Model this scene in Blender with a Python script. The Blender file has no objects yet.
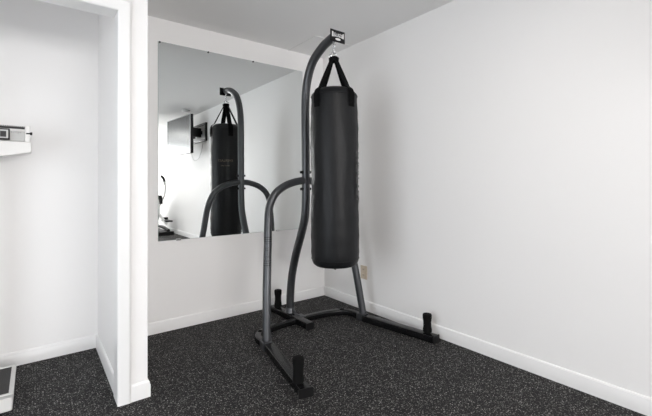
import bpy, bmesh, math, random
from mathutils import Vector, Matrix
random.seed(7)
S = bpy.context.scene
COL = S.collection

# ------------------------------------------------------------------ camera
F = Vector((0.60947864, 0.79264304, 0.01589933))
R = Vector((0.79279208, -0.60945084, -0.00709904))
U = R.cross(F)
cam_data = bpy.data.cameras.new('camera')
cam = bpy.data.objects.new('camera', cam_data)
COL.objects.link(cam)
M = Matrix((R, U, -F)).transposed().to_4x4()
M.translation = Vector((-2.3725, -3.1245, 1.1309))
cam.matrix_world = M
cam_data.sensor_fit = 'HORIZONTAL'
cam_data.sensor_width = 36.0
cam_data.lens = 36.0 * 379.7148 / 652
cam_data.shift_x = 0.0
cam_data.shift_y = -(208 - 178.6615) / 652
cam_data.clip_start = 0.05
S.camera = cam

# ------------------------------------------------------------------ light
ROOM_H = 2.44
X_LEFT, Y_REAR = -4.2, -8.0
W = bpy.data.worlds.new('world'); S.world = W
W.use_nodes = True
W.node_tree.nodes['Background'].inputs[0].default_value = (0.8, 0.88, 1.0, 1)
W.node_tree.nodes['Background'].inputs[1].default_value = 0.6

def area(name, loc, size, size_y, energy, color, direction):
    d = bpy.data.lights.new(name, 'AREA')
    d.shape = 'RECTANGLE'; d.size = size; d.size_y = size_y
    d.energy = energy; d.color = color
    o = bpy.data.objects.new(name, d); COL.objects.link(o)
    o.location = loc
    o.rotation_euler = Vector(direction).to_track_quat('-Z', 'Y').to_euler()
    return o
LEFT_E, REAR_E, CEIL_E = 6, 112, 8
area('fill_left_window', (X_LEFT + 0.03, -2.2, 1.08), 1.8, 1.9, LEFT_E, (0.84, 0.92, 1.0), (1, 0, 0))  # added cool fill at an unseen window; side chosen from the bag's highlight
area('fill_rear_window', (-1.8, Y_REAR + 0.03, 1.6), 2.9, 1.3, REAR_E, (1.0, 0.965, 0.94), (0, 1, 0))  # added frontal fill at an unseen window, evens out the back walls
CEIL_LIGHTS = [(-1.45, -2.5), (-1.5, -4.4), (-1.8,-6.2)]
for x, y in CEIL_LIGHTS:
    area('ceiling_lamp_light', (x, y, ROOM_H - 0.055), 0.5, 0.5, CEIL_E, (1.0, 0.935, 0.885), (0, 0, -1))

S.view_settings.view_transform = 'Standard'
S.view_settings.look = 'None'
S.view_settings.gamma = 1.0
S.view_settings.use_curve_mapping = False
S.view_settings.exposure = 0.11
S.cycles.max_bounces = 16
S.cycles.diffuse_bounces = 10
S.cycles.glossy_bounces = 8

# ------------------------------------------------------------------ materials
def srgb(r, g=None, b=None):
    if g is None: g = b = r
    f = lambda c: (c / 255 / 12.92) if c / 255 <= 0.04045 else ((c / 255 + 0.055) / 1.055) ** 2.4
    return (f(r), f(g), f(b), 1)

def mat(name, col, rough=0.5, metal=0.0, spec=0.5, bump=None, vary=None, emit=None):
    m = bpy.data.materials.new(name); m.use_nodes = True
    nt = m.node_tree; b = nt.nodes['Principled BSDF']
    b.inputs['Base Color'].default_value = col
    b.inputs['Roughness'].default_value = rough
    b.inputs['Metallic'].default_value = metal
    b.inputs['Specular IOR Level'].default_value = spec
    tc = nt.nodes.new('ShaderNodeTexCoord')
    if vary:                                   # (scale, amount)
        n = nt.nodes.new('ShaderNodeTexNoise'); n.inputs['Scale'].default_value = vary[0]
        n.inputs['Detail'].default_value = 4
        nt.links.new(tc.outputs['Object'], n.inputs['Vector'])
        mx = nt.nodes.new('ShaderNodeMixRGB'); mx.blend_type = 'MIX'
        a = vary[1]
        mx.inputs[1].default_value = tuple(c * (1 - a) for c in col[:3]) + (1,)
        mx.inputs[2].default_value = tuple(min(1, c * (1 + a)) for c in col[:3]) + (1,)
        nt.links.new(n.outputs['Fac'], mx.inputs[0])
        nt.links.new(mx.outputs[0], b.inputs['Base Color'])
    if bump:                                   # (scale, strength, distance)
        n = nt.nodes.new('ShaderNodeTexNoise'); n.inputs['Scale'].default_value = bump[0]
        n.inputs['Detail'].default_value = 5
        nt.links.new(tc.outputs['Object'], n.inputs['Vector'])
        bp = nt.nodes.new('ShaderNodeBump'); bp.inputs['Strength'].default_value = bump[1]
        bp.inputs['Distance'].default_value = bump[2]
        nt.links.new(n.outputs['Fac'], bp.inputs['Height'])
        nt.links.new(bp.outputs[0], b.inputs['Normal'])
    if emit:
        b.inputs['Emission Color'].default_value = emit[0]
        b.inputs['Emission Strength'].default_value = emit[1]
    return m

M_wall = mat('wall_paint', (0.885, 0.875, 0.868, 1), 0.6, spec=0.3, bump=(90, 0.08, 0.002))
M_ceil = mat('ceiling_paint', (0.885, 0.88, 0.875, 1), 0.8, spec=0.2, bump=(60, 0.1, 0.002))
M_trim = mat('trim_gloss_paint', (0.84, 0.835, 0.83, 1), 0.32, spec=0.5, bump=(25, 0.04, 0.002))
M_metal = mat('grey_powder_coat', (0.085, 0.088, 0.094, 1), 0.34, 0.7, 0.5, bump=(260, 0.12, 0.0006), vary=(30, 0.08))
M_black = mat('black_gloss_paint', (0.006, 0.006, 0.0065, 1), 0.25, 0.0, 0.35, bump=(200, 0.1, 0.0005))
M_foam = mat('black_foam_rubber', (0.004, 0.004, 0.004, 1), 0.8, spec=0.12, bump=(500, 0.4, 0.001))
M_web = mat('black_webbing', (0.004, 0.004, 0.0045, 1), 0.9, spec=0.1, bump=(700, 0.5, 0.0008))
M_chrome = mat('chrome', (0.75, 0.75, 0.76, 1), 0.15, 1.0)
M_white = mat('white_enamel', (0.72, 0.71, 0.69, 1), 0.35)
M_rim = mat('brushed_rim', (0.62, 0.62, 0.61, 1), 0.3, 0.5)
M_rubber = mat('black_ribbed_mat', (0.02, 0.02, 0.021, 1), 0.6, bump=(120, 0.4, 0.001))
M_print = mat('white_print', (0.75, 0.75, 0.74, 1), 0.5)
M_darkprint = mat('dark_print', (0.012, 0.012, 0.014, 1), 0.5)
M_greyprint = mat('faded_grey_print', (0.075, 0.075, 0.073, 1), 0.55)
M_goldprint = mat('faded_gold_print', (0.13, 0.11, 0.07, 1), 0.55)
M_ivory = mat('ivory_plastic', (0.62, 0.53, 0.42, 1), 0.4)
M_slot = mat('dark_slot', (0.03, 0.03, 0.03, 1), 0.6)
M_plastic = mat('black_plastic', (0.006, 0.006, 0.0065, 1), 0.4, spec=0.3)
M_steel = mat('ruler_steel', (0.46, 0.46, 0.45, 1), 0.5, 0.2)
M_wplastic = mat('white_plastic', (0.75, 0.75, 0.74, 1), 0.35)
M_gplastic = mat('silver_grey_plastic', (0.42, 0.43, 0.44, 1), 0.35, 0.2)
M_screen = mat('glossy_television_screen', (0.10, 0.105, 0.11, 1), 0.24, 0.75)
M_mirror = mat('mirror_silvering', (0.86, 0.885, 0.88, 1), 0.0, 1.0)
M_edge = mat('mirror_ground_edge', (0.35, 0.42, 0.40, 1), 0.2)
M_lamp = mat('lamp_diffuser', (0.9, 0.9, 0.88, 1), 0.4, emit=((1.0, 0.96, 0.92, 1), 3.0))
M_fillpane = mat('fill_window_glow', (0.8, 0.85, 0.9, 1), 0.3, emit=((0.9, 0.95, 1.0, 1), 3.0))  # glow on the panes of the two added fill windows

def leather():
    m = mat('black_vinyl_leather', (0.0075, 0.008, 0.009, 1), 0.44, 0.0, 0.24)
    nt = m.node_tree; b = nt.nodes['Principled BSDF']; tc = nt.nodes['Texture Coordinate']
    mp = nt.nodes.new('ShaderNodeMapping'); mp.inputs['Scale'].default_value = (9, 9, 2.2)
    nt.links.new(tc.outputs['Object'], mp.inputs[0])
    n1 = nt.nodes.new('ShaderNodeTexNoise'); n1.inputs['Scale'].default_value = 1.3; n1.inputs['Detail'].default_value = 3
    nt.links.new(mp.outputs[0], n1.inputs['Vector'])
    v = nt.nodes.new('ShaderNodeTexVoronoi'); v.inputs['Scale'].default_value = 260
    nt.links.new(tc.outputs['Object'], v.inputs['Vector'])
    b1 = nt.nodes.new('ShaderNodeBump'); b1.inputs['Strength'].default_value = 0.5; b1.inputs['Distance'].default_value = 0.012
    b2 = nt.nodes.new('ShaderNodeBump'); b2.inputs['Strength'].default_value = 0.2; b2.inputs['Distance'].default_value = 0.0006
    nt.links.new(n1.outputs['Fac'], b1.inputs['Height'])
    nt.links.new(v.outputs['Distance'], b2.inputs['Height'])
    nt.links.new(b1.outputs[0], b2.inputs['Normal']); nt.links.new(b2.outputs[0], b.inputs['Normal'])
    return m
M_leather = leather()

def rubber_floor():
    m = bpy.data.materials.new('speckled_rubber_floor'); m.use_nodes = True
    nt = m.node_tree; b = nt.nodes['Principled BSDF']
    b.inputs['Roughness'].default_value = 0.7; b.inputs['Specular IOR Level'].default_value = 0.2
    tc = nt.nodes.new('ShaderNodeTexCoord')
    nz = nt.nodes.new('ShaderNodeTexNoise'); nz.inputs['Scale'].default_value = 140; nz.inputs['Detail'].default_value = 1
    nt.links.new(tc.outputs['Object'], nz.inputs['Vector'])
    off = nt.nodes.new('ShaderNodeMixRGB'); off.blend_type = 'ADD'; off.inputs[0].default_value = 0.006
    nt.links.new(tc.outputs['Object'], off.inputs[1]); nt.links.new(nz.outputs['Color'], off.inputs[2])
    prev = None
    base = (0.0115, 0.0112, 0.0116, 1)
    for sc, thr, col in ((125, 0.36, (0.19, 0.185, 0.18, 1)), (200, 0.42, (0.12, 0.116, 0.113, 1)), (85, 0.24, (0.38, 0.365, 0.35, 1))):
        v = nt.nodes.new('ShaderNodeTexVoronoi'); v.inputs['Scale'].default_value = sc
        nt.links.new(off.outputs[0], v.inputs['Vector'])
        s = nt.nodes.new('ShaderNodeSeparateColor'); nt.links.new(v.outputs['Color'], s.inputs[0])
        lt = nt.nodes.new('ShaderNodeMath'); lt.operation = 'LESS_THAN'; lt.inputs[1].default_value = thr
        nt.links.new(v.outputs['Distance'], lt.inputs[0])
        g = nt.nodes.new('ShaderNodeMath'); g.operation = 'GREATER_THAN'; g.inputs[1].default_value = 0.66
        nt.links.new(s.outputs[0], g.inputs[0])
        mu = nt.nodes.new('ShaderNodeMath'); mu.operation = 'MULTIPLY'
        nt.links.new(lt.outputs[0], mu.inputs[0]); nt.links.new(g.outputs[0], mu.inputs[1])
        mx = nt.nodes.new('ShaderNodeMixRGB'); mx.inputs[2].default_value = col
        if prev: nt.links.new(prev, mx.inputs[1])
        else: mx.inputs[1].default_value = base
        nt.links.new(mu.outputs[0], mx.inputs[0]); prev = mx.outputs[0]
    nt.links.new(prev, b.inputs['Base Color'])
    n = nt.nodes.new('ShaderNodeTexNoise'); n.inputs['Scale'].default_value = 300
    nt.links.new(tc.outputs['Object'], n.inputs['Vector'])
    bp = nt.nodes.new('ShaderNodeBump'); bp.inputs['Strength'].default_value = 0.35; bp.inputs['Distance'].default_value = 0.001
    nt.links.new(n.outputs['Fac'], bp.inputs['Height']); nt.links.new(bp.outputs[0], b.inputs['Normal'])
    return m
M_floor = rubber_floor()

# ------------------------------------------------------------------ helpers
ORG = {}
def tag(o, label=None, cat=None, group=None, kind=None):
    if label: o['label'] = label
    if cat: o['category'] = cat
    if group: o['group'] = group
    if kind: o['kind'] = kind
    return o

def thing(name, label, cat, loc, group=None):
    o = bpy.data.objects.new(name, None); COL.objects.link(o)
    o.empty_display_size = 0.1
    o.location = loc; ORG[o.name] = Vector(loc)
    return tag(o, label, cat, group)

def obj(name, bm, m, parent=None, smooth=False, angle=40, bevel=0, kind=None, label=None):
    xs = [v.co for v in bm.verts]
    lo = Vector([min(c[i] for c in xs) for i in range(3)]); hi = Vector([max(c[i] for c in xs) for i in range(3)])
    c = (lo + hi) / 2
    if parent is None: c.z = lo.z
    bmesh.ops.translate(bm, verts=bm.verts, vec=-c)
    bmesh.ops.recalc_face_normals(bm, faces=bm.faces)
    me = bpy.data.meshes.new(name); bm.to_mesh(me); bm.free()
    if smooth:
        me.polygons.foreach_set('use_smooth', [True] * len(me.polygons))
        me.set_sharp_from_angle(angle=math.radians(angle))
    me.materials.append(m)
    o = bpy.data.objects.new(name, me); COL.objects.link(o)
    ORG[o.name] = c
    if parent is not None:
        o.parent = parent; o.location = c - ORG[parent.name]
    else:
        o.location = c
    if bevel:
        b = o.modifiers.new('bevel', 'BEVEL'); b.width = bevel; b.segments = 3; b.limit_method = 'ANGLE'
    if kind: o['kind'] = kind
    if label: o['label'] = label
    return o

def B(): return bmesh.new()

def box(bm, lo, hi):
    vs = [bm.verts.new((x, y, z)) for x in (lo[0], hi[0]) for y in (lo[1], hi[1]) for z in (lo[2], hi[2])]
    for f in ((0, 1, 3, 2), (4, 6, 7, 5), (0, 4, 5, 1), (2, 3, 7, 6), (0, 2, 6, 4), (1, 5, 7, 3)):
        bm.faces.new([vs[i] for i in f])
    return bm

def cr(pts, n=10):
    P = [Vector(p) for p in pts]
    P = [2 * P[0] - P[1]] + P + [2 * P[-1] - P[-2]]
    out = []
    for i in range(1, len(P) - 2):
        a, b, c, d = P[i - 1:i + 3]
        for k in range(n):
            t = k / n
            out.append(0.5 * ((2 * b) + (c - a) * t + (2 * a - 5 * b + 4 * c - d) * t * t + (3 * b - a - 3 * c + d) * t ** 3))
    out.append(P[-2])
    return out

def fillet(pts, rad, n=8):
    """Straight runs joined by circular-looking bends."""
    P = [Vector(p) for p in pts]
    out = [P[0]]
    for i in range(1, len(P) - 1):
        r = rad[i - 1] if isinstance(rad, (list, tuple)) else rad
        a = (P[i - 1] - P[i]).normalized(); b = (P[i + 1] - P[i]).normalized()
        p0 = P[i] + a * r; p1 = P[i] + b * r
        for k in range(n + 1):
            t = k / n
            out.append((1 - t) ** 2 * p0 + 2 * t * (1 - t) * P[i] + t * t * p1)
    out.append(P[-1])
    return out

def sweep(bm, path, profile, up=None, closed=False):
    """profile: list of (a,b) in the frame (side, up)."""
    n = len(path); rings = []
    prev_u = None
    for i, p in enumerate(path):
        if closed: t = (path[(i + 1) % n] - path[i - 1]).normalized()
        else: t = (path[min(i + 1, n - 1)] - path[max(i - 1, 0)]).normalized()
        if up is not None:
            s = t.cross(Vector(up)).normalized(); u = s.cross(t).normalized()
        else:
            if prev_u is None:
                ref = Vector((0, 0, 1)) if abs(t.z) < 0.9 else Vector((1, 0, 0))
                u = (ref - t * ref.dot(t)).normalized()
            else:
                u = (prev_u - t * prev_u.dot(t)).normalized()
            s = t.cross(u)
        prev_u = u
        rings.append([bm.verts.new(p + s * a + u * b) for a, b in profile])
    m = len(profile)
    for i in range(n if closed else n - 1):
        A, C = rings[i], rings[(i + 1) % n]
        for j in range(m):
            bm.faces.new((A[j], A[(j + 1) % m], C[(j + 1) % m], C[j]))
    if not closed:
        bm.faces.new(rings[0]); bm.faces.new(list(reversed(rings[-1])))
    return bm

def circ(r, n=20): return [(r * math.cos(2 * math.pi * k / n), r * math.sin(2 * math.pi * k / n)) for k in range(n)]
def rrect(w, h, r=0.006, n=3):
    out = []
    for cx, cy, a0 in ((w / 2 - r, h / 2 - r, 0), (-w / 2 + r, h / 2 - r, 90), (-w / 2 + r, -h / 2 + r, 180), (w / 2 - r, -h / 2 + r, 270)):
        for k in range(n + 1):
            a = math.radians(a0 + 90 * k / n); out.append((cx + r * math.cos(a), cy + r * math.sin(a)))
    return out
def tube(bm, path, r, n=20, closed=False): return sweep(bm, path, circ(r, n), closed=closed)

def lathe(bm, prof, c, axis='Z', n=48):
    rings = []
    for r, z in prof:
        ring = []
        for k in range(n):
            a = 2 * math.pi * k / n
            v = (r * math.cos(a), r * math.sin(a), z)
            if axis == 'Y': v = (v[0], v[2], v[1])
            if axis == 'X': v = (v[2], v[0], v[1])
            ring.append(bm.verts.new((c[0] + v[0], c[1] + v[1], c[2] + v[2])))
        rings.append(ring)
    for A, C in zip(rings, rings[1:]):
        for k in range(n):
            bm.faces.new((A[k], A[(k + 1) % n], C[(k + 1) % n], C[k]))
    bm.faces.new(rings[0]); bm.faces.new(list(reversed(rings[-1])))
    return bm

def prism(bm, poly, axis, d0, d1):
    """poly: list of 2D points in the plane normal to axis."""
    def P(p, d):
        return {'X': (d, p[0], p[1]), 'Y': (p[0], d, p[1]), 'Z': (p[0], p[1], d)}[axis]
    a = [bm.verts.new(P(p, d0)) for p in poly]; b = [bm.verts.new(P(p, d1)) for p in poly]
    bm.faces.new(a); bm.faces.new(list(reversed(b)))
    for i in range(len(poly)):
        j = (i + 1) % len(poly)
        bm.faces.new((a[i], b[i], b[j], a[j]))
    return bm

def text_bm(text, size, fn, extrude=0.0008, sx=1.0, bold=0.0):
    """Lettering centred on the origin, every vertex (x, y, z) moved by fn."""
    cu = bpy.data.curves.new('lettering', 'FONT'); cu.body = text; cu.size = size
    cu.align_x = 'CENTER'; cu.align_y = 'CENTER'; cu.extrude = extrude; cu.resolution_u = 3; cu.offset = bold
    o = bpy.data.objects.new('lettering', cu); COL.objects.link(o)
    dg = bpy.context.evaluated_depsgraph_get()
    me = bpy.data.meshes.new_from_object(o.evaluated_get(dg))
    bm = bmesh.new(); bm.from_mesh(me)
    bpy.data.objects.remove(o); bpy.data.curves.remove(cu); bpy.data.meshes.remove(me)
    for v in bm.verts: v.co = Vector(fn(v.co.x * sx, v.co.y, v.co.z))
    return bm

# ------------------------------------------------------------------ the room
T = 0.12
PLAT = 0.13
obj('floor', box(B(), (X_LEFT - T, Y_REAR - T, -0.1), (T, T, 0)), M_floor, kind='structure')
obj('floor_raised_section', box(B(), (X_LEFT, Y_REAR, 0), (0, -3.7, PLAT)), M_floor, kind='structure')
obj('ceiling', box(B(), (X_LEFT - T, Y_REAR - T, ROOM_H), (T, T, ROOM_H + 0.1)), M_ceil, kind='structure')
obj('wall_back', box(B(), (X_LEFT - T, 0, 0), (T, T, ROOM_H)), M_wall, kind='structure')
obj('wall_right', box(B(), (0, Y_REAR - T, 0), (T, 0, ROOM_H)), M_wall, kind='structure')
def wall_with_hole(bm, axis, d0, d1, a0, a1, h0, h1, z0, z1):
    def bx(p, q, zl, zh):
        if axis == 'X': box(bm, (d0, p, zl), (d1, q, zh))
        else: box(bm, (p, d0, zl), (q, d1, zh))
    bx(a0, h0, 0, ROOM_H); bx(h1, a1, 0, ROOM_H); bx(h0, h1, 0, z0); bx(h0, h1, z1, ROOM_H)
    return bm
obj('wall_left', wall_with_hole(B(), 'X', X_LEFT - T, X_LEFT, Y_REAR, 0, -3.15, -1.25, 0.08, 2.08), M_wall, kind='structure')
obj('wall_rear', wall_with_hole(B(), 'Y', Y_REAR - T, Y_REAR, X_LEFT, 0, -3.25, -0.35, 0.92, 2.28), M_wall, kind='structure')
def window(name, axis, d, a0, a1, z0, z1):  # unseen windows, added to carry the left and rear fill light
    w = bpy.data.objects.new(name, None); COL.objects.link(w)
    base = (d, (a0 + a1) / 2, z0) if axis == 'X' else ((a0 + a1) / 2, d, z0)
    w.location = base; ORG[w.name] = Vector(base); w['kind'] = 'structure'
    bm, g = B(), B()
    def bx(t, p, q, zl, zh, e0=0.0, e1=0.05):
        lo = (d - T + 0.02 + e0, p, zl) if axis == 'X' else (p, d - T + 0.02 + e0, zl)
        hi = (d - T + 0.02 + e1, q, zh) if axis == 'X' else (q, d - T + 0.02 + e1, zh)
        box(t, lo, hi)
    f = 0.05
    bx(bm, a0, a1, z0, z0 + f); bx(bm, a0, a1, z1 - f, z1); bx(bm, a0, a0 + f, z0 + f, z1 - f); bx(bm, a1 - f, a1, z0 + f, z1 - f)
    m = (a0 + a1) / 2; bx(bm, m - f / 2, m + f / 2, z0 + f, z1 - f)
    bx(g, a0 + f, a1 - f, z0 + f, z1 - f, 0.015, 0.021)
    obj('added_window_frame', bm, M_trim, w); obj('fill_window_pane', g, M_fillpane, w)
window('added_window_1', 'X', X_LEFT, -3.15, -1.25, 0.08, 2.08)
window('added_window_2', 'Y', Y_REAR, -3.25, -0.35, 0.92, 2.28)

# closet: partition, front wall with its header
YF = -0.90
cw = B()
box(cw, (-2.012, -0.79, 0), (-1.884, 0, ROOM_H))
obj('wall_closet_side', cw, M_wall, kind='structure')
cw = B()
box(cw, (-2.012, YF, 0), (-1.884, -0.79, ROOM_H))
box(cw, (-3.5, YF, 2.065), (-2.012, -0.79, ROOM_H))
box(cw, (X_LEFT, YF, 0), (-3.5, -0.79, ROOM_H))
obj('wall_closet_front', cw, M_wall, kind='structure')
jb = B()
box(jb, (-2.029, YF - 0.001, 0), (-2.012, -0.788, 2.065))
box(jb, (-3.5, YF - 0.001, 2.049), (-2.029, -0.788, 2.065))
box(jb, (-3.5, YF - 0.001, 0), (-3.483, -0.788, 2.049))
obj('trim_2', jb, M_trim, kind='structure', bevel=0.002)
def casing(bm):
    # moulded profile, swept as mitred boards
    w = 0.064
    prof = [(0, 0), (0, 0.009), (0.006, 0.013), (0.04, 0.016), (0.052, 0.017), (0.060, 0.014), (w, 0.010), (w, 0)]
    def ring(pt): return [bm.verts.new(pt(a, t)) for a, t in prof]
    y = YF
    rs = [ring(lambda a, t: (-2.029 + a, y - t, 0)),
          ring(lambda a, t: (-2.029 + a, y - t, 2.049 + a)),
          ring(lambda a, t: (-3.483 - a, y - t, 2.049 + a)),
          ring(lambda a, t: (-3.483 - a, y - t, 0))]
    for A, C in zip(rs, rs[1:]):
        for j in range(len(prof)):
            k = (j + 1) % len(prof); bm.faces.new((A[j], A[k], C[k], C[j]))
    bm.faces.new(rs[0]); bm.faces.new(list(reversed(rs[-1])))
    return bm
obj('trim_3', casing(B()), M_trim, kind='structure', smooth=True, angle=25)

# baseboards: profile (thickness, height)
BP = [(0, 0), (0.013, 0), (0.013, 0.062), (0.010, 0.070), (0.0095, 0.078), (0.005, 0.086), (0, 0.088)]
def baseboard(name, pts, side, zb=0.0):
    """pts: floor polyline along the wall face; side = +1 / -1: which side the board stands on."""
    bm = B(); P = [Vector((p[0], p[1])) for p in pts]; rings = []
    for i, p in enumerate(P):
        ns = []
        if i > 0: d = (p - P[i - 1]).normalized(); ns.append(Vector((-d.y, d.x)) * side)
        if i < len(P) - 1: d = (P[i + 1] - p).normalized(); ns.append(Vector((-d.y, d.x)) * side)
        n = ns[0] if len(ns) == 1 else (ns[0] + ns[1]) / (1 + ns[0].dot(ns[1]))
        rings.append([bm.verts.new((p.x + n.x * a, p.y + n.y * a, zb + z)) for a, z in BP])
    for A, C in zip(rings, rings[1:]):
        for j in range(len(BP)):
            k = (j + 1) % len(BP); bm.faces.new((A[j], A[k], C[k], C[j]))
    bm.faces.new(rings[0]); bm.faces.new(list(reversed(rings[-1])))
    return obj(name, bm, M_trim, kind='structure', smooth=True, angle=25)
baseboard('baseboard_right', [(0, -3.7), (0, 0)], 1)
baseboard('baseboard_right', [(0, Y_REAR), (0, -3.7)], 1, PLAT)
baseboard('baseboard_back', [(-0.013, 0), (-1.884, 0)], 1)
baseboard('baseboard_partition', [(-1.884, -0.013), (-1.884, YF), (-1.965, YF)], 1)
baseboard('baseboard_closet', [(-2.012, -0.788), (-2.012, 0), (X_LEFT, 0)], 1)
baseboard('baseboard_left', [(X_LEFT, -3.7), (X_LEFT, Y_REAR)], 1, PLAT)


# thin frame of the access panel in the ceiling corner
hp = B()
x0, y0, s = -0.425, -0.455, 0.011
box(hp, (x0, y0, ROOM_H - 0.006), (x0 + s, 0, ROOM_H))
box(hp, (x0 + s, y0, ROOM_H - 0.006), (0, y0 + s, ROOM_H))
obj('trim_4', hp, M_trim, kind='structure', bevel=0.002)

# ------------------------------------------------------------------ the mirror
mx0, mx1, mz0, mz1 = -1.612, -0.262, 0.702, 2.258
mr = thing('wall_mirror', 'large frameless mirror fixed flat on the white back wall', 'mirror', (-0.937, 0, mz0))
edge = box(B(), (mx0, -0.0055, mz0), (mx1, 0, mz1)); obj('glass_edge', edge, M_edge, mr)
obj('mirror_glass', box(B(), (mx0 + 0.0015, -0.0062, mz0 + 0.0015), (mx1 - 0.0015, -0.0054, mz1 - 0.0015)), M_mirror, mr)
for x in (mx0 + 0.012, -1.215, -0.80):
    c = B(); lathe(c, [(0.007, 0), (0.007, 0.004), (0.004, 0.006)], (x, 0, 0), 'Y', 16)
    for v in c.verts: v.co = Vector((v.co.x, -0.006 - v.co.y, v.co.z + mz1 - 0.006))
    obj('mirror_clip', c, M_plastic, mr, smooth=True)
for x in (-1.46, -0.55):
    obj('mirror_clip', box(B(), (x - 0.02, -0.012, mz0 - 0.006), (x + 0.02, 0, mz0 + 0.008)), M_chrome, mr, bevel=0.002,
        label='clear metal clip holding the lower edge')

# ------------------------------------------------------------------ outlet on the right wall
ot = thing('wall_outlet', 'small ivory power outlet low on the right wall behind the punching bag', 'outlet', (0, -0.595, 0.275))
obj('cover_plate', box(B(), (-0.006, -0.637, 0.276), (0, -0.553, 0.396)), M_ivory, ot, bevel=0.003)
for z in (0.310, 0.362):
    s_ = B(); box(s_, (-0.009, -0.612, z - 0.016), (-0.005, -0.578, z + 0.016))
    so = obj('socket', s_, M_ivory, ot, bevel=0.004)
    h = B(); box(h, (-0.0098, -0.603, z - 0.004), (-0.0085, -0.600, z + 0.008)); box(h, (-0.0098, -0.590, z - 0.004), (-0.0085, -0.587, z + 0.008))
    obj('socket_slots', h, M_slot, so)

# ------------------------------------------------------------------ heavy bag stand
AX = -0.642
st = thing('heavy_bag_stand', 'dark grey tubular steel punching bag stand on black splayed floor legs', 'exercise stand', (AX, -0.6, 0))
RU, RS = 0.033, 0.0295
up_path = cr([(AX, -0.362, 0.052), (AX, -0.366, 0.20), (AX, -0.395, 0.375), (AX, -0.455, 0.55), (AX, -0.535, 0.725), (AX, -0.590, 0.87),
              (AX, -0.606, 1.02), (AX, -0.607, 1.17), (AX, -0.607, 1.50), (AX, -0.609, 1.80), (AX, -0.640, 1.965), (AX, -0.712, 2.092),
              (AX, -0.83, 2.168), (AX, -0.93, 2.200), (AX, -1.012, 2.212)], 8)
upr = obj('upright_post', tube(B(), up_path, RU, 28), M_metal, st, smooth=True)
# foot socket of the upright
fs = B(); lathe(fs, [(0.046, 0.05), (0.046, 0.056), (0.041, 0.062), (0.040, 0.088), (0.036, 0.094)], (AX, -0.362, 0), 'Z', 28)
obj('foot_bracket', fs, M_metal, st, smooth=True)
# bolts through the upright
for z in (1.232, 1.098):
    b = B(); lathe(b, [(0.011, -0.050), (0.011, -0.034), (0.014, -0.033), (0.014, 0.033), (0.011, 0.034), (0.011, 0.046)], (AX, -0.607, z), 'X', 12)
    obj('bolt', b, M_black, st, smooth=True)
LEG_H, LEG_W = 0.050, 0.066
def PT(s, x, y, z): return (AX + s * (x - AX), y, z)
for s in (-1, 1):
    q = lambda x, y, z: (AX + s * x, y, z)
    path = cr([q(0.02, -0.607, 1.165), q(0.10, -0.607, 1.155), q(0.20, -0.608, 1.122), q(0.285, -0.611, 1.062), q(0.335, -0.616, 0.975), q(0.358, -0.634, 0.88),
               q(0.386, -0.663, 0.70), q(0.424, -0.714, 0.40), q(0.446, -0.750, 0.16), q(0.455, -0.768, 0.05)], 8)
    for p_ in path:
        p_.x += 0.009 * min(1, max(0, (0.9 - p_.z) / 0.2))
    ss = obj('side_strut', tube(B(), path, RS, 26), M_metal, st, smooth=True)
    if s == -1:
        strut_path = path
        stp = ss
    # bracket collar that clamps the strut foot onto the frame
    cb = B(); sweep(cb, [Vector(q(0.447, -0.735, 0.027)), Vector(q(0.458, -0.810, 0.027))], rrect(0.069, 0.056, 0.006), up=(0, 0, 1))
    lathe(cb, [(0.034, 0.050), (0.034, 0.066), (0.0305, 0.070)], Vector(q(0.4545, -0.767, 0)) + Vector((0.009, 0, 0)), 'Z', 24)
    obj('foot_bracket', cb, M_metal, st, smooth=True)
    # splayed floor leg
    A, E = Vector(q(0.449, -0.80, LEG_H / 2)), Vector(q(0.562, -1.437, LEG_H / 2)) + Vector((-0.018, 0, 0))
    lg = obj('floor_leg', sweep(B(), [A, E], rrect(LEG_W, LEG_H, 0.005), up=(0, 0, 1)), M_black, st, smooth=True, angle=50)
    d = (E - A).normalized()
    obj('end_cap', sweep(B(), [E, E + d * 0.006], rrect(LEG_W + 0.022, LEG_H, 0.007), up=(0, 0, 1)), M_plastic, lg, smooth=True, angle=50)
    # foam covered weight peg
    c = Vector(q(0.560, -1.368, 0)) + Vector((-0.021, 0, 0))
    pg = obj('weight_peg', lathe(B(), [(0.021, 0.050), (0.021, 0.056), (0.032, 0.060), (0.0325, 0.075), (0.0285, 0.10), (0.0285, 0.13), (0.0325, 0.160),
        (0.033, 0.180), (0.030, 0.187), (0.012, 0.189)], c, 'Z', 24), M_foam, st, smooth=True, angle=60)
# curved rear frame
arc = fillet([(AX - 0.446, -0.76, 0.025), (AX - 0.452, -0.605, 0.025), (AX - 0.30, -0.515, 0.025), (AX, -0.50, 0.025), (AX + 0.30, -0.515, 0.025), (AX + 0.452, -0.605, 0.025),
              (AX + 0.446, -0.76, 0.025)], [0.085, 0.13, 0.12, 0.13, 0.085], 10)
obj('curved_base_tube', sweep(B(), arc, rrect(0.05, 0.046, 0.010), up=(0, 0, 1)), M_black, st, smooth=True, angle=50)
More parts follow.
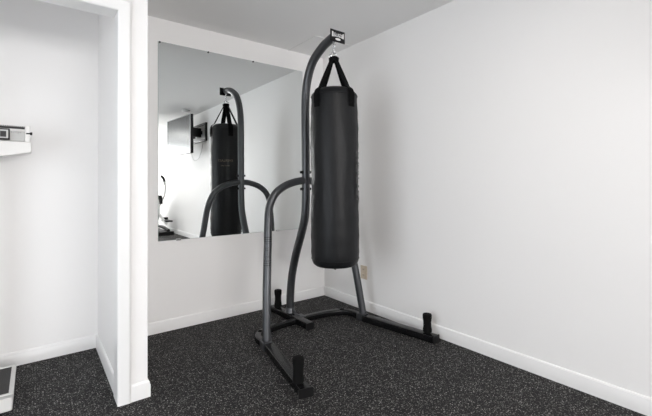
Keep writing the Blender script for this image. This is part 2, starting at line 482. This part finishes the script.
# centre cross bar with its rear peg
cbx = sweep(B(), [Vector((AX - 0.022, -0.115, 0.029)), Vector((AX - 0.016, -0.675, 0.029))], rrect(0.062, 0.050, 0.005), up=(0, 0, 1))
xb = obj('centre_base_bar', cbx, M_black, st, smooth=True, angle=50)
for y0_, y1_ in ((-0.109, -0.115), (-0.675, -0.681)):
    obj('end_cap', sweep(B(), [Vector((AX - 0.019, y0_, 0.027)), Vector((AX - 0.019, y1_, 0.027))], rrect(0.070, 0.054, 0.007), up=(0, 0, 1)), M_plastic, xb, smooth=True, angle=50)
obj('weight_peg', lathe(B(), [(0.021, 0.050), (0.021, 0.058), (0.032, 0.062), (0.0325, 0.08), (0.0285, 0.115), (0.0285, 0.15), (0.0325, 0.180),
    (0.033, 0.200), (0.030, 0.207), (0.012, 0.209)], (AX - 0.021, -0.195, 0), 'Z', 24), M_foam, st, smooth=True, angle=60)
gp = B()
prism(gp, [(-0.42, 0.054), (-0.50, 0.054), (-0.50, 0.062), (-0.44, 0.066), (-0.395, 0.10), (-0.385, 0.10)], 'X', AX - 0.006, AX + 0.006)
box(gp, (AX - 0.045, -0.53, 0.048), (AX + 0.045, -0.46, 0.056))
obj('gusset_plate', gp, M_metal, st)

# logo plate at the end of the arm
PY = -1.018
pcx, pcz, phw, phh = -0.640, 2.200, 0.067, 0.043
lp = obj('logo_plate', box(B(), (pcx - phw, PY - 0.006, pcz - phh), (pcx + phw, PY, pcz + phh)), M_plastic, st, bevel=0.002)
bow = B()
top = [(x, 0.028 - 0.010 * (1 - (x / 0.054) ** 2)) for x in [(-0.054 + 0.108 * k / 12) for k in range(13)]]
bot = [(x, -0.011 + 0.007 * (1 - (x / 0.054) ** 2)) for x in [(0.054 - 0.108 * k / 12) for k in range(13)]]
prism(bow, [(pcx + a, pcz + b) for a, b in top + bot], 'Y', PY - 0.0075, PY - 0.005)
em = obj('emblem', bow, M_print, lp, label='white concave emblem on the plate')
ov = B(); prism(ov, [(pcx + 0.024 * math.cos(t), pcz - 0.0225 + 0.0085 * math.sin(t)) for t in [2 * math.pi * k / 24 for k in range(24)]], 'Y', PY - 0.0075, PY - 0.005)
obj('emblem', ov, M_print, lp, label='small white oval below the emblem')
def warp(x, y, z):
    k = 1 + 0.75 * (x / 0.05) ** 2
    return (pcx + x, PY - 0.0075 - z, pcz + 0.008 + y * k * 1.15)
obj('emblem_lettering', text_bm('EVERLAST', 0.021, warp, 0.0006, sx=0.92, bold=0.0006), M_darkprint, em)

# eyebolt under the arm
EX, EY = AX - 0.006, -0.985
eb = B(); tube(eb, [Vector((EX, EY, 2.175)), Vector((EX, EY, 2.150))], 0.007, 12)
tube(eb, [Vector((EX, EY + 0.015 * math.sin(2 * math.pi * k / 20), 2.137 + 0.015 * math.cos(2 * math.pi * k / 20))) for k in range(20)], 0.0042, 10, closed=True)
obj('eye_bolt', eb, M_chrome, st, smooth=True)

# lettering and stripes down the left strut
def on_strut(zc, ang, r):
    """point on the strut's surface at height zc, ang radians round from straight towards the viewer"""
    best = min(range(len(strut_path) - 1), key=lambda i: abs(strut_path[i].z - zc) + (0 if i > 30 else 9))
    a, b = strut_path[best], strut_path[best + 1]
    if a.z != b.z and not (min(a.z, b.z) <= zc <= max(a.z, b.z)) and best > 0:
        a, b = strut_path[best - 1], strut_path[best]
    t = (zc - a.z) / (b.z - a.z); c = a + (b - a) * t
    v = Vector((-2.37 - c.x, -3.12 - c.y, 0)).normalized()
    sd = Vector((-v.y, v.x, 0))
    return c + (v * math.cos(ang) + sd * math.sin(ang)) * r
def strut_map(x, y, z):
    return on_strut(0.655 - x, -y / RS * 1.0, RS + 0.0006 + z)
obj('lettering', text_bm('EVERLAST', 0.034, lambda x, y, z: strut_map(x, y, z), 0.0003, sx=0.80, bold=0.0005), M_darkprint, stp)
for z in (0.752, 0.737, 0.722, 0.588, 0.573, 0.558):
    sb = B()
    rg = [[sb.verts.new(on_strut(z + dz, a, RS + 0.0008)) for a in [(-1.1 + 2.2 * k / 14) for k in range(15)]] for dz in (-0.0028, 0.0028)]
    for k in range(14): sb.faces.new((rg[0][k], rg[0][k + 1], rg[1][k + 1], rg[1][k]))
    obj('stripe_decal', sb, M_darkprint, stp, smooth=True)

# ------------------------------------------------------------------ the punching bag
BX, BY, DZ = AX - 0.006, -0.985, 0.012
bg = thing('punching_bag', 'tall black leather punching bag hanging from the arm of the grey stand', 'punching bag', (BX, BY, 0.54))
RB = 0.171
prof = [(0.001, 0.560), (0.06, 0.559), (0.115, 0.561), (0.142, 0.567), (0.157, 0.579), (0.166, 0.598), (0.1695, 0.625)]
for k in range(1, 30):
    z = 0.625 + (1.775 - 0.625) * k / 30
    prof.append((RB + 0.0025 * math.sin(k * 0.35) - 0.004 * max(0, (z - 1.5) / 0.3) + 0.0015 * math.sin(k * 1.9), z))
prof += [(0.166, 1.780), (0.163, 1.792), (0.148, 1.808), (0.130, 1.824), (0.122, 1.828), (0.08, 1.829), (0.001, 1.829)]
body = lathe(B(), prof, (BX, BY, 0), 'Z', 96)
for v in body.verts:   # creases of a filled bag
    v.co.z -= DZ
    a = math.atan2(v.co.y - BY, v.co.x - BX); zz = v.co.z
    if 0.6 < zz < 1.8:
        k = 1 + 0.006 * math.sin(3 * a + 2.2 * math.sin(zz * 3)) * math.sin(zz * 9) + 0.004 * math.sin(5 * a - zz * 7)
        v.co.x = BX + (v.co.x - BX) * k; v.co.y = BY + (v.co.y - BY) * k
bb = obj('bag_body', body, M_leather, bg, smooth=True, angle=60)
# welts
for z, r in ((1.776 - DZ, 0.1675), (0.618 - DZ, 0.1705)):
    obj('seam_piping', tube(B(), [Vector((BX + r * math.cos(2 * math.pi * k / 72), BY + r * math.sin(2 * math.pi * k / 72), z)) for k in range(72)], 0.0028, 8, closed=True),
        M_leather, bb, smooth=True)
# long side seam
def bag_pt(a, z, r): return Vector((BX + r * math.cos(a), BY + r * math.sin(a), z))
VA = math.atan2(-3.1245 - BY, -2.3725 - BX)      # towards the room
APEX = Vector((BX, BY, 2.035))
for k in range(4):
    a = VA + math.radians(45 + 90 * k)
    tz = 0.004
    w = 0.050
    rad = Vector((math.cos(a), math.sin(a), 0)); sd = Vector((-math.sin(a), math.cos(a), 0))
    ap = APEX + rad * 0.026 + sd * 0.0
    pts = [ap + Vector((0, 0, 0.012)), ap + Vector((0, 0, -0.01)) + rad * 0.002, Vector((BX, BY, 1.853 - DZ)) + rad * 0.121, Vector((BX, BY, 1.833 - DZ)) + rad * 0.132,
           Vector((BX, BY, 1.812 - DZ)) + rad * 0.160, Vector((BX, BY, 1.785 - DZ)) + rad * 0.1725, Vector((BX, BY, 1.74 - DZ)) + rad * 0.1735, Vector((BX, BY, 1.685 - DZ)) + rad * 0.1735]
    path = cr(pts, 6)
    bm = B(); rings = []
    for i, p in enumerate(path):
        t = (path[min(i + 1, len(path) - 1)] - path[max(i - 1, 0)]).normalized()
        n = sd.cross(t).normalized()
        if n.dot(rad) < 0 and abs(n.dot(rad)) > 0.01: n = -n
        onbody = p.z < 1.79
        ww = w * (0.80 + 0.20 * min(1, max(0, (2.03 - p.z) / 0.12)))
        ring = []
        cols = 7
        for side in (1, -1):
            rng = range(cols) if side == 1 else range(cols - 1, -1, -1)
            for c in rng:
                o_ = (c / (cols - 1) - 0.5) * ww
                q_ = p + sd * o_ + n * (tz / 2 * side)
                bend = min(1, max(0, (1.86 - p.z) / 0.08))
                q_ = q_ - rad * (bend * o_ * o_ / (2 * 0.17))
                ring.append(bm.verts.new(q_))
        rings.append(ring)
    m_ = len(rings[0])
    for A_, C_ in zip(rings, rings[1:]):
        for j in range(m_): bm.faces.new((A_[j], A_[(j + 1) % m_], C_[(j + 1) % m_], C_[j]))
    bm.faces.new(rings[0]); bm.faces.new(list(reversed(rings[-1])))
    obj('hanging_strap', bm, M_web, bg, smooth=True, angle=50)
    # stitched reinforcement where the strap meets the body
    rp = B(); g = []
    for zz in (1.70, 1.715, 1.765):
        g.append([rp.verts.new(bag_pt(a + (c / 6 - 0.5) * 0.30, zz, 0.1775)) for c in range(7)])
    for A_, C_ in zip(g, g[1:]):
        for j in range(6): rp.faces.new((A_[j], A_[j + 1], C_[j + 1], C_[j]))
    ex = bmesh.ops.extrude_face_region(rp, geom=rp.faces[:])
    for v in [v for v in ex['geom'] if isinstance(v, bmesh.types.BMVert)]:
        v.co.x = BX + (v.co.x - BX) * 0.955; v.co.y = BY + (v.co.y - BY) * 0.955
    obj('strap_patch', rp, M_web, bg)
# black sleeve that gathers the straps, ring and snap hook
sl = B(); lathe(sl, [(0.026, 2.020), (0.036, 2.026), (0.038, 2.050), (0.028, 2.058)], (BX, BY, 0), 'Z', 20)
obj('strap_gather', sl, M_web, bg, smooth=True)
rg_ = B(); tube(rg_, [Vector((BX + 0.021 * math.cos(2 * math.pi * k / 24), BY, 2.072 + 0.019 * math.sin(2 * math.pi * k / 24))) for k in range(24)], 0.0045, 10, closed=True)
for dx in (-0.022, 0.022):
    tube(rg_, [Vector((BX + dx + 0.012 * math.cos(2 * math.pi * k / 20), BY + 0.008, 2.062 + 0.013 * math.sin(2 * math.pi * k / 20))) for k in range(20)], 0.003, 8, closed=True)
obj('steel_ring', rg_, M_chrome, bg, smooth=True)
hk = B(); tube(hk, [Vector((BX, BY + 0.012 * math.cos(t), 2.108 + 0.026 * math.sin(t))) for t in [2 * math.pi * k / 24 for k in range(24)]], 0.0045, 10, closed=True)
obj('snap_hook', hk, M_chrome, bg, smooth=True)
# ring under the bag
br = B(); tube(br, [Vector((BX + 0.014 * math.cos(t), BY, 0.534 + 0.014 * math.sin(t))) for t in [2 * math.pi * k / 20 for k in range(20)]], 0.0028, 8, closed=True)
box(br, (BX - 0.012, BY - 0.003, 0.540), (BX + 0.012, BY + 0.003, 0.553))
obj('bottom_ring', br, M_chrome, bg, smooth=True)
# faded lettering on the side and on the face turned to the mirror
a1 = VA + math.radians(67)
def bag_vert(x, y, z): return bag_pt(a1 + y / RB, 1.185 - x, 0.1765 + z)
obj('lettering', text_bm('EVERLAST', 0.078, bag_vert, 0.0006, sx=1.05, bold=0.001), M_greyprint, bb, label='faded grey lettering running down the side')
a2 = math.atan2(3.1245 - BY, -2.3725 - BX) + 0.05
for i_, (tx, sz) in enumerate((('EVERLAST', 0.036), ('HEAVY BAG', 0.018))):
    zc = 1.40 - 0.055 * i_
    obj('lettering', text_bm(tx, sz, lambda x, y, z: bag_pt(a2 + x / RB, zc + y, 0.1765 + z), 0.0006), M_goldprint, bb,
        label='faded gold lettering facing the mirror')

# ------------------------------------------------------------------ physician scale in the closet
sc = thing('physician_scale', 'white upright physician scale with black platform at the left of the closet', 'scale', (-2.64, -0.44, 0))
px0, px1, py0, py1 = -2.83, -2.450, -0.635, -0.235
bs = B(); box(bs, (px0 + 0.004, py0 + 0.004, 0.006), (px1 - 0.004, py1 - 0.004, 0.078)); obj('base', bs, M_white, sc, bevel=0.008)
fr = B(); f_ = 0.020
box(fr, (px0, py0, 0.076), (px1, py0 + f_, 0.094)); box(fr, (px0, py1 - f_, 0.076), (px1, py1, 0.094))
box(fr, (px0, py0 + f_, 0.076), (px0 + f_, py1 - f_, 0.094)); box(fr, (px1 - f_, py0 + f_, 0.076), (px1, py1 - f_, 0.094))
obj('platform_rim', fr, M_rim, sc, bevel=0.002)
mt_ = B(); box(mt_, (px0 + f_, py0 + f_, 0.076), (px1 - f_, py1 - f_, 0.090))
k = px0 + f_ + 0.01
while k < px1 - f_ - 0.008:
    box(mt_, (k, py0 + f_ + 0.005, 0.090), (k + 0.004, py1 - f_ - 0.005, 0.0915)); k += 0.009
obj('platform_mat', mt_, M_rubber, sc)
for x in (px0 + 0.05, px1 - 0.05):
    for y in (py0 + 0.05, py1 - 0.05):
        obj('foot', lathe(B(), [(0.016, 0), (0.018, 0.004), (0.016, 0.014)], (x, y, 0), 'Z', 16), M_plastic, sc, smooth=True)
cl = B(); box(cl, (-2.68, -0.222, 0.02), (-2.60, -0.175, 1.335)); obj('column', cl, M_white, sc, bevel=0.006)
cf = B(); box(cf, (-2.70, -0.232, 0.012), (-2.58, -0.165, 0.09)); obj('column_foot', cf, M_white, sc, bevel=0.006)
# tapered trough under the beam
tr = B(); prism(tr, [(-2.84, 1.300), (-2.70, 1.295), (-2.56, 1.303), (-2.386, 1.337), (-2.386, 1.400), (-2.84, 1.400)], 'Y', -0.232, -0.17)
obj('beam_trough', tr, M_white, sc, bevel=0.004)
bp_ = B(); box(bp_, (-2.83, -0.206, 1.405), (-2.415, -0.196, 1.462)); be = obj('lower_beam', bp_, M_steel, sc, bevel=0.001)
tk = B()
n_ = 0; x = -2.80
while x < -2.435:
    h_ = 0.012 if n_ % 5 == 0 else 0.007
    box(tk, (x, -0.2075, 1.460 - h_), (x + 0.0018, -0.2058, 1.460)); x += 0.010; n_ += 1
obj('scale_marks', tk, M_darkprint, be)
ub = B(); box(ub, (-2.83, -0.206, 1.478), (-2.418, -0.198, 1.490))
x = -2.82
while x < -2.42:
    box(ub, (x, -0.206, 1.489), (x + 0.005, -0.198, 1.496)); x += 0.010
obj('upper_beam', ub, M_plastic, sc, label='black notched upper beam')
ep = B(); box(ep, (-2.418, -0.216, 1.398), (-2.392, -0.190, 1.500)); obj('end_post', ep, M_white, sc, bevel=0.004)
kn = B(); lathe(kn, [(0.004, 0), (0.004, 0.018), (0.009, 0.020), (0.009, 0.030)], (-2.412, -0.216, 1.452), 'X', 14); obj('beam_pointer', kn, M_plastic, sc, smooth=True)
po = B(); box(po, (-2.545, -0.226, 1.408), (-2.487, -0.186, 1.474)); pw = obj('sliding_weight', po, M_plastic, sc, bevel=0.003, label='black sliding weight with a grey face')
pf = B(); box(pf, (-2.538, -0.2275, 1.417), (-2.494, -0.2255, 1.467)); obj('weight_face', pf, M_steel, pw)
pg_ = B(); box(pg_, (-2.530, -0.229, 1.424), (-2.503, -0.227, 1.458)); obj('weight_marking', pg_, M_darkprint, pw)
hr = B(); box(hr, (-2.652, -0.185, 1.33), (-2.632, -0.175, 1.78)); obj('height_rod', hr, M_chrome, sc)

# ------------------------------------------------------------------ television behind the camera, seen in the mirror
tv = thing('television', 'flat grey-screened television on a wall arm, seen in the mirror', 'television', (-0.36, -3.75, 1.68))
V0, V1 = Vector((-0.318, -3.235, 0)), Vector((-0.405, -4.285, 0))
dv = (V1 - V0).normalized(); nv = Vector((-dv.y, dv.x, 0))
if nv.x > 0: nv = -nv            # nv points into the room
def slab(bm, a, b, z0, z1, t0, t1):
    ps = [V0 + dv * a + nv * t0, V0 + dv * b + nv * t0, V0 + dv * b + nv * t1, V0 + dv * a + nv * t1]
    lo = [bm.verts.new((p.x, p.y, z0)) for p in ps]; hi = [bm.verts.new((p.x, p.y, z1)) for p in ps]
    bm.faces.new(lo); bm.faces.new(list(reversed(hi)))
    for i in range(4): bm.faces.new((lo[i], lo[(i + 1) % 4], hi[(i + 1) % 4], hi[i]))
    return bm
L = (V1 - V0).length; z0, z1 = 1.675, 2.33
hs = obj('housing', slab(B(), 0, L, z0, z1, -0.05, 0), M_plastic, tv, bevel=0.004)
obj('screen', slab(B(), 0.012, L - 0.012, z0 + 0.022, z1 - 0.012, 0, 0.003), M_screen, tv)
bz = B()
slab(bz, 0, L, z1 - 0.012, z1, 0, 0.006); slab(bz, 0, L, z0, z0 + 0.022, 0, 0.006); slab(bz, 0, 0.012, z0 + 0.022, z1 - 0.012, 0, 0.006); slab(bz, L - 0.012, L, z0 + 0.022, z1 - 0.012, 0, 0.006)
obj('bezel', bz, M_gplastic, tv)
slab_b = B(); slab(slab_b, L * 0.3, L * 0.7, z0 + 0.15, z1 - 0.15, -0.085, -0.05); obj('rear_cover', slab_b, M_plastic, tv, bevel=0.01)
cbp = cr([(-0.29, -3.32, 1.75), (-0.27, -3.30, 1.62), (-0.22, -3.34, 1.56), (-0.12, -3.42, 1.60), (-0.03, -3.50, 1.80), (-0.012, -3.52, 1.93)], 8)
obj('power_cable', tube(B(), cbp, 0.004, 8), M_wplastic, tv, smooth=True, label='thin white cable looping under the screen')
wb = thing('television_bracket', 'black television arm and wall plate on the right wall, seen in the mirror', 'wall bracket', (0, -3.75, 2.06))
pl_ = B()
for (a0, a1, b0, b1) in ((-4.17, -3.33, 2.19, 2.225), (-4.17, -3.33, 1.905, 1.94), (-3.365, -3.33, 1.94, 2.19), (-4.17, -4.135, 1.94, 2.19)):
    box(pl_, (-0.035, a0, b0), (0, a1, b1))
obj('wall_plate', pl_, M_plastic, wb)
ar = B()
box(ar, (-0.26, -3.62, 1.99), (-0.02, -3.57, 2.15)); box(ar, (-0.26, -3.92, 1.99), (-0.02, -3.87, 2.15)); box(ar, (-0.20, -3.90, 2.03), (-0.17, -3.59, 2.11))
box(ar, (-0.06, -3.92, 2.04), (-0.0, -3.57, 2.10))
obj('arm', ar, M_plastic, wb, bevel=0.004)
box_p = B(); box(box_p, (-0.272, -3.98, 1.92), (-0.258, -3.50, 2.22)); obj('mounting_plate', box_p, M_plastic, wb)

# smoke detector on the ceiling above the television
sd_ = thing('smoke_detector', 'round white smoke detector on the ceiling, seen in the mirror above the television', 'smoke detector', (-0.295, -3.535, ROOM_H))
obj('housing', lathe(B(), [(0.058, 0), (0.062, -0.006), (0.062, -0.022), (0.05, -0.036), (0.02, -0.040), (0.001, -0.040)], (-0.295, -3.535, ROOM_H), 'Z', 32), M_wplastic, sd_, smooth=True)
obj('vent_ring', lathe(B(), [(0.0635, -0.010), (0.0635, -0.016)], (-0.295, -3.535, ROOM_H), 'Z', 32), M_slot, sd_)

# ------------------------------------------------------------------ elliptical trainer, seen in the mirror
el = thing('elliptical_trainer', 'white and black exercise machine by the far right wall, seen at the mirror edge', 'exercise machine', (-0.42, -5.7, 0))
bmx = B()
for x in (-0.20, -0.62):
    tube(bmx, cr([(x, -4.98, 0.09), (x, -5.5, 0.13), (x, -6.4, 0.09)], 6), 0.032, 14)
box(bmx, (-0.74, -5.03, 0), (-0.10, -4.95, 0.07)); box(bmx, (-0.74, -6.45, 0), (-0.10, -6.37, 0.07))
obj('base_frame', bmx, M_plastic, el, smooth=True)
hs_ = B()
for x0_, x1_ in ((-0.52, -0.30),):
    prism(hs_, [(-5.65 + 0.36 * math.cos(t) * 1.15, 0.50 + 0.33 * math.sin(t)) for t in [2 * math.pi * k / 28 for k in range(28)]], 'X', x0_, x1_)
obj('flywheel_cover', hs_, M_wplastic, el, smooth=True, bevel=0.01)
for x0_ in (-0.295, -0.545):
    obj('cover_disc', lathe(B(), [(0.15, 0), (0.17, 0.006), (0.17, 0.016), (0.15, 0.022)], (x0_, -5.65, 0.50), 'X', 28), M_gplastic, el, smooth=True)
mst = B(); prism(mst, [(-5.50, 0.70), (-5.70, 0.72), (-5.62, 1.12), (-5.54, 1.12)], 'X', -0.47, -0.35); obj('mast', mst, M_wplastic, el, bevel=0.01)
cn = B(); prism(cn, [(-5.48, 1.06), (-5.56, 1.22), (-5.64, 1.24), (-5.60, 1.06)], 'X', -0.54, -0.28); obj('console', cn, M_gplastic, el, bevel=0.008)
for x in (-0.16, -0.66):
    s_ = 1 if x > -0.4 else -1
    hb = tube(B(), cr([(x - s_ * 0.10, -5.55, 0.52), (x, -5.45, 0.80), (x, -5.38, 1.02), (x - s_ * 0.02, -5.42, 1.15)], 8), 0.020, 14)
    h_ = obj('handlebar', hb, M_wplastic, el, smooth=True)
    obj('grip', tube(B(), cr([(x - s_ * 0.0, -5.385, 1.03), (x - s_ * 0.02, -5.42, 1.15), (x - s_ * 0.04, -5.52, 1.21)], 6), 0.025, 14), M_foam, h_, smooth=True)
    pd = B(); box(pd, (x - 0.065, -5.42, 0.255), (x + 0.065, -5.06, 0.285)); box(pd, (x - 0.065, -5.44, 0.285), (x + 0.065, -5.40, 0.33))
    obj('pedal', pd, M_plastic, el, bevel=0.006)
    obj('pedal_arm', tube(B(), [Vector((x - s_ * 0.05, -5.10, 0.225)), Vector((x - s_ * 0.05, -5.9, 0.45))], 0.026, 12), M_wplastic, el, smooth=True)
wd = B(); prism(wd, [(-5.33, 0.62), (-5.47, 0.62), (-5.41, 0.80)], 'X', -0.30, -0.22); obj('cup_holder', wd, M_plastic, el)

el.location.z = PLAT

# ------------------------------------------------------------------ ceiling lamps behind the camera
names = ['nearest the camera', 'middle of its row', 'nearest the added rear window']
for (x, y), nm in zip(CEIL_LIGHTS, names):
    t = thing('ceiling_light', 'square flat ceiling light behind the camera, ' + nm, 'ceiling light', (x, y, ROOM_H), 'ceiling lights behind the camera')
    f = B(); w = 0.30
    box(f, (x - w, y - w, ROOM_H - 0.05), (x + w, y - w + 0.03, ROOM_H)); box(f, (x - w, y + w - 0.03, ROOM_H - 0.05), (x + w, y + w, ROOM_H))
    box(f, (x - w, y - w + 0.03, ROOM_H - 0.05), (x - w + 0.03, y + w - 0.03, ROOM_H)); box(f, (x + w - 0.03, y - w + 0.03, ROOM_H - 0.05), (x + w, y + w - 0.03, ROOM_H))
    obj('frame', f, M_wplastic, t)
    d = B(); box(d, (x - w + 0.03, y - w + 0.03, ROOM_H - 0.045), (x + w - 0.03, y + w - 0.03, ROOM_H)); obj('diffuser', d, M_lamp, t)
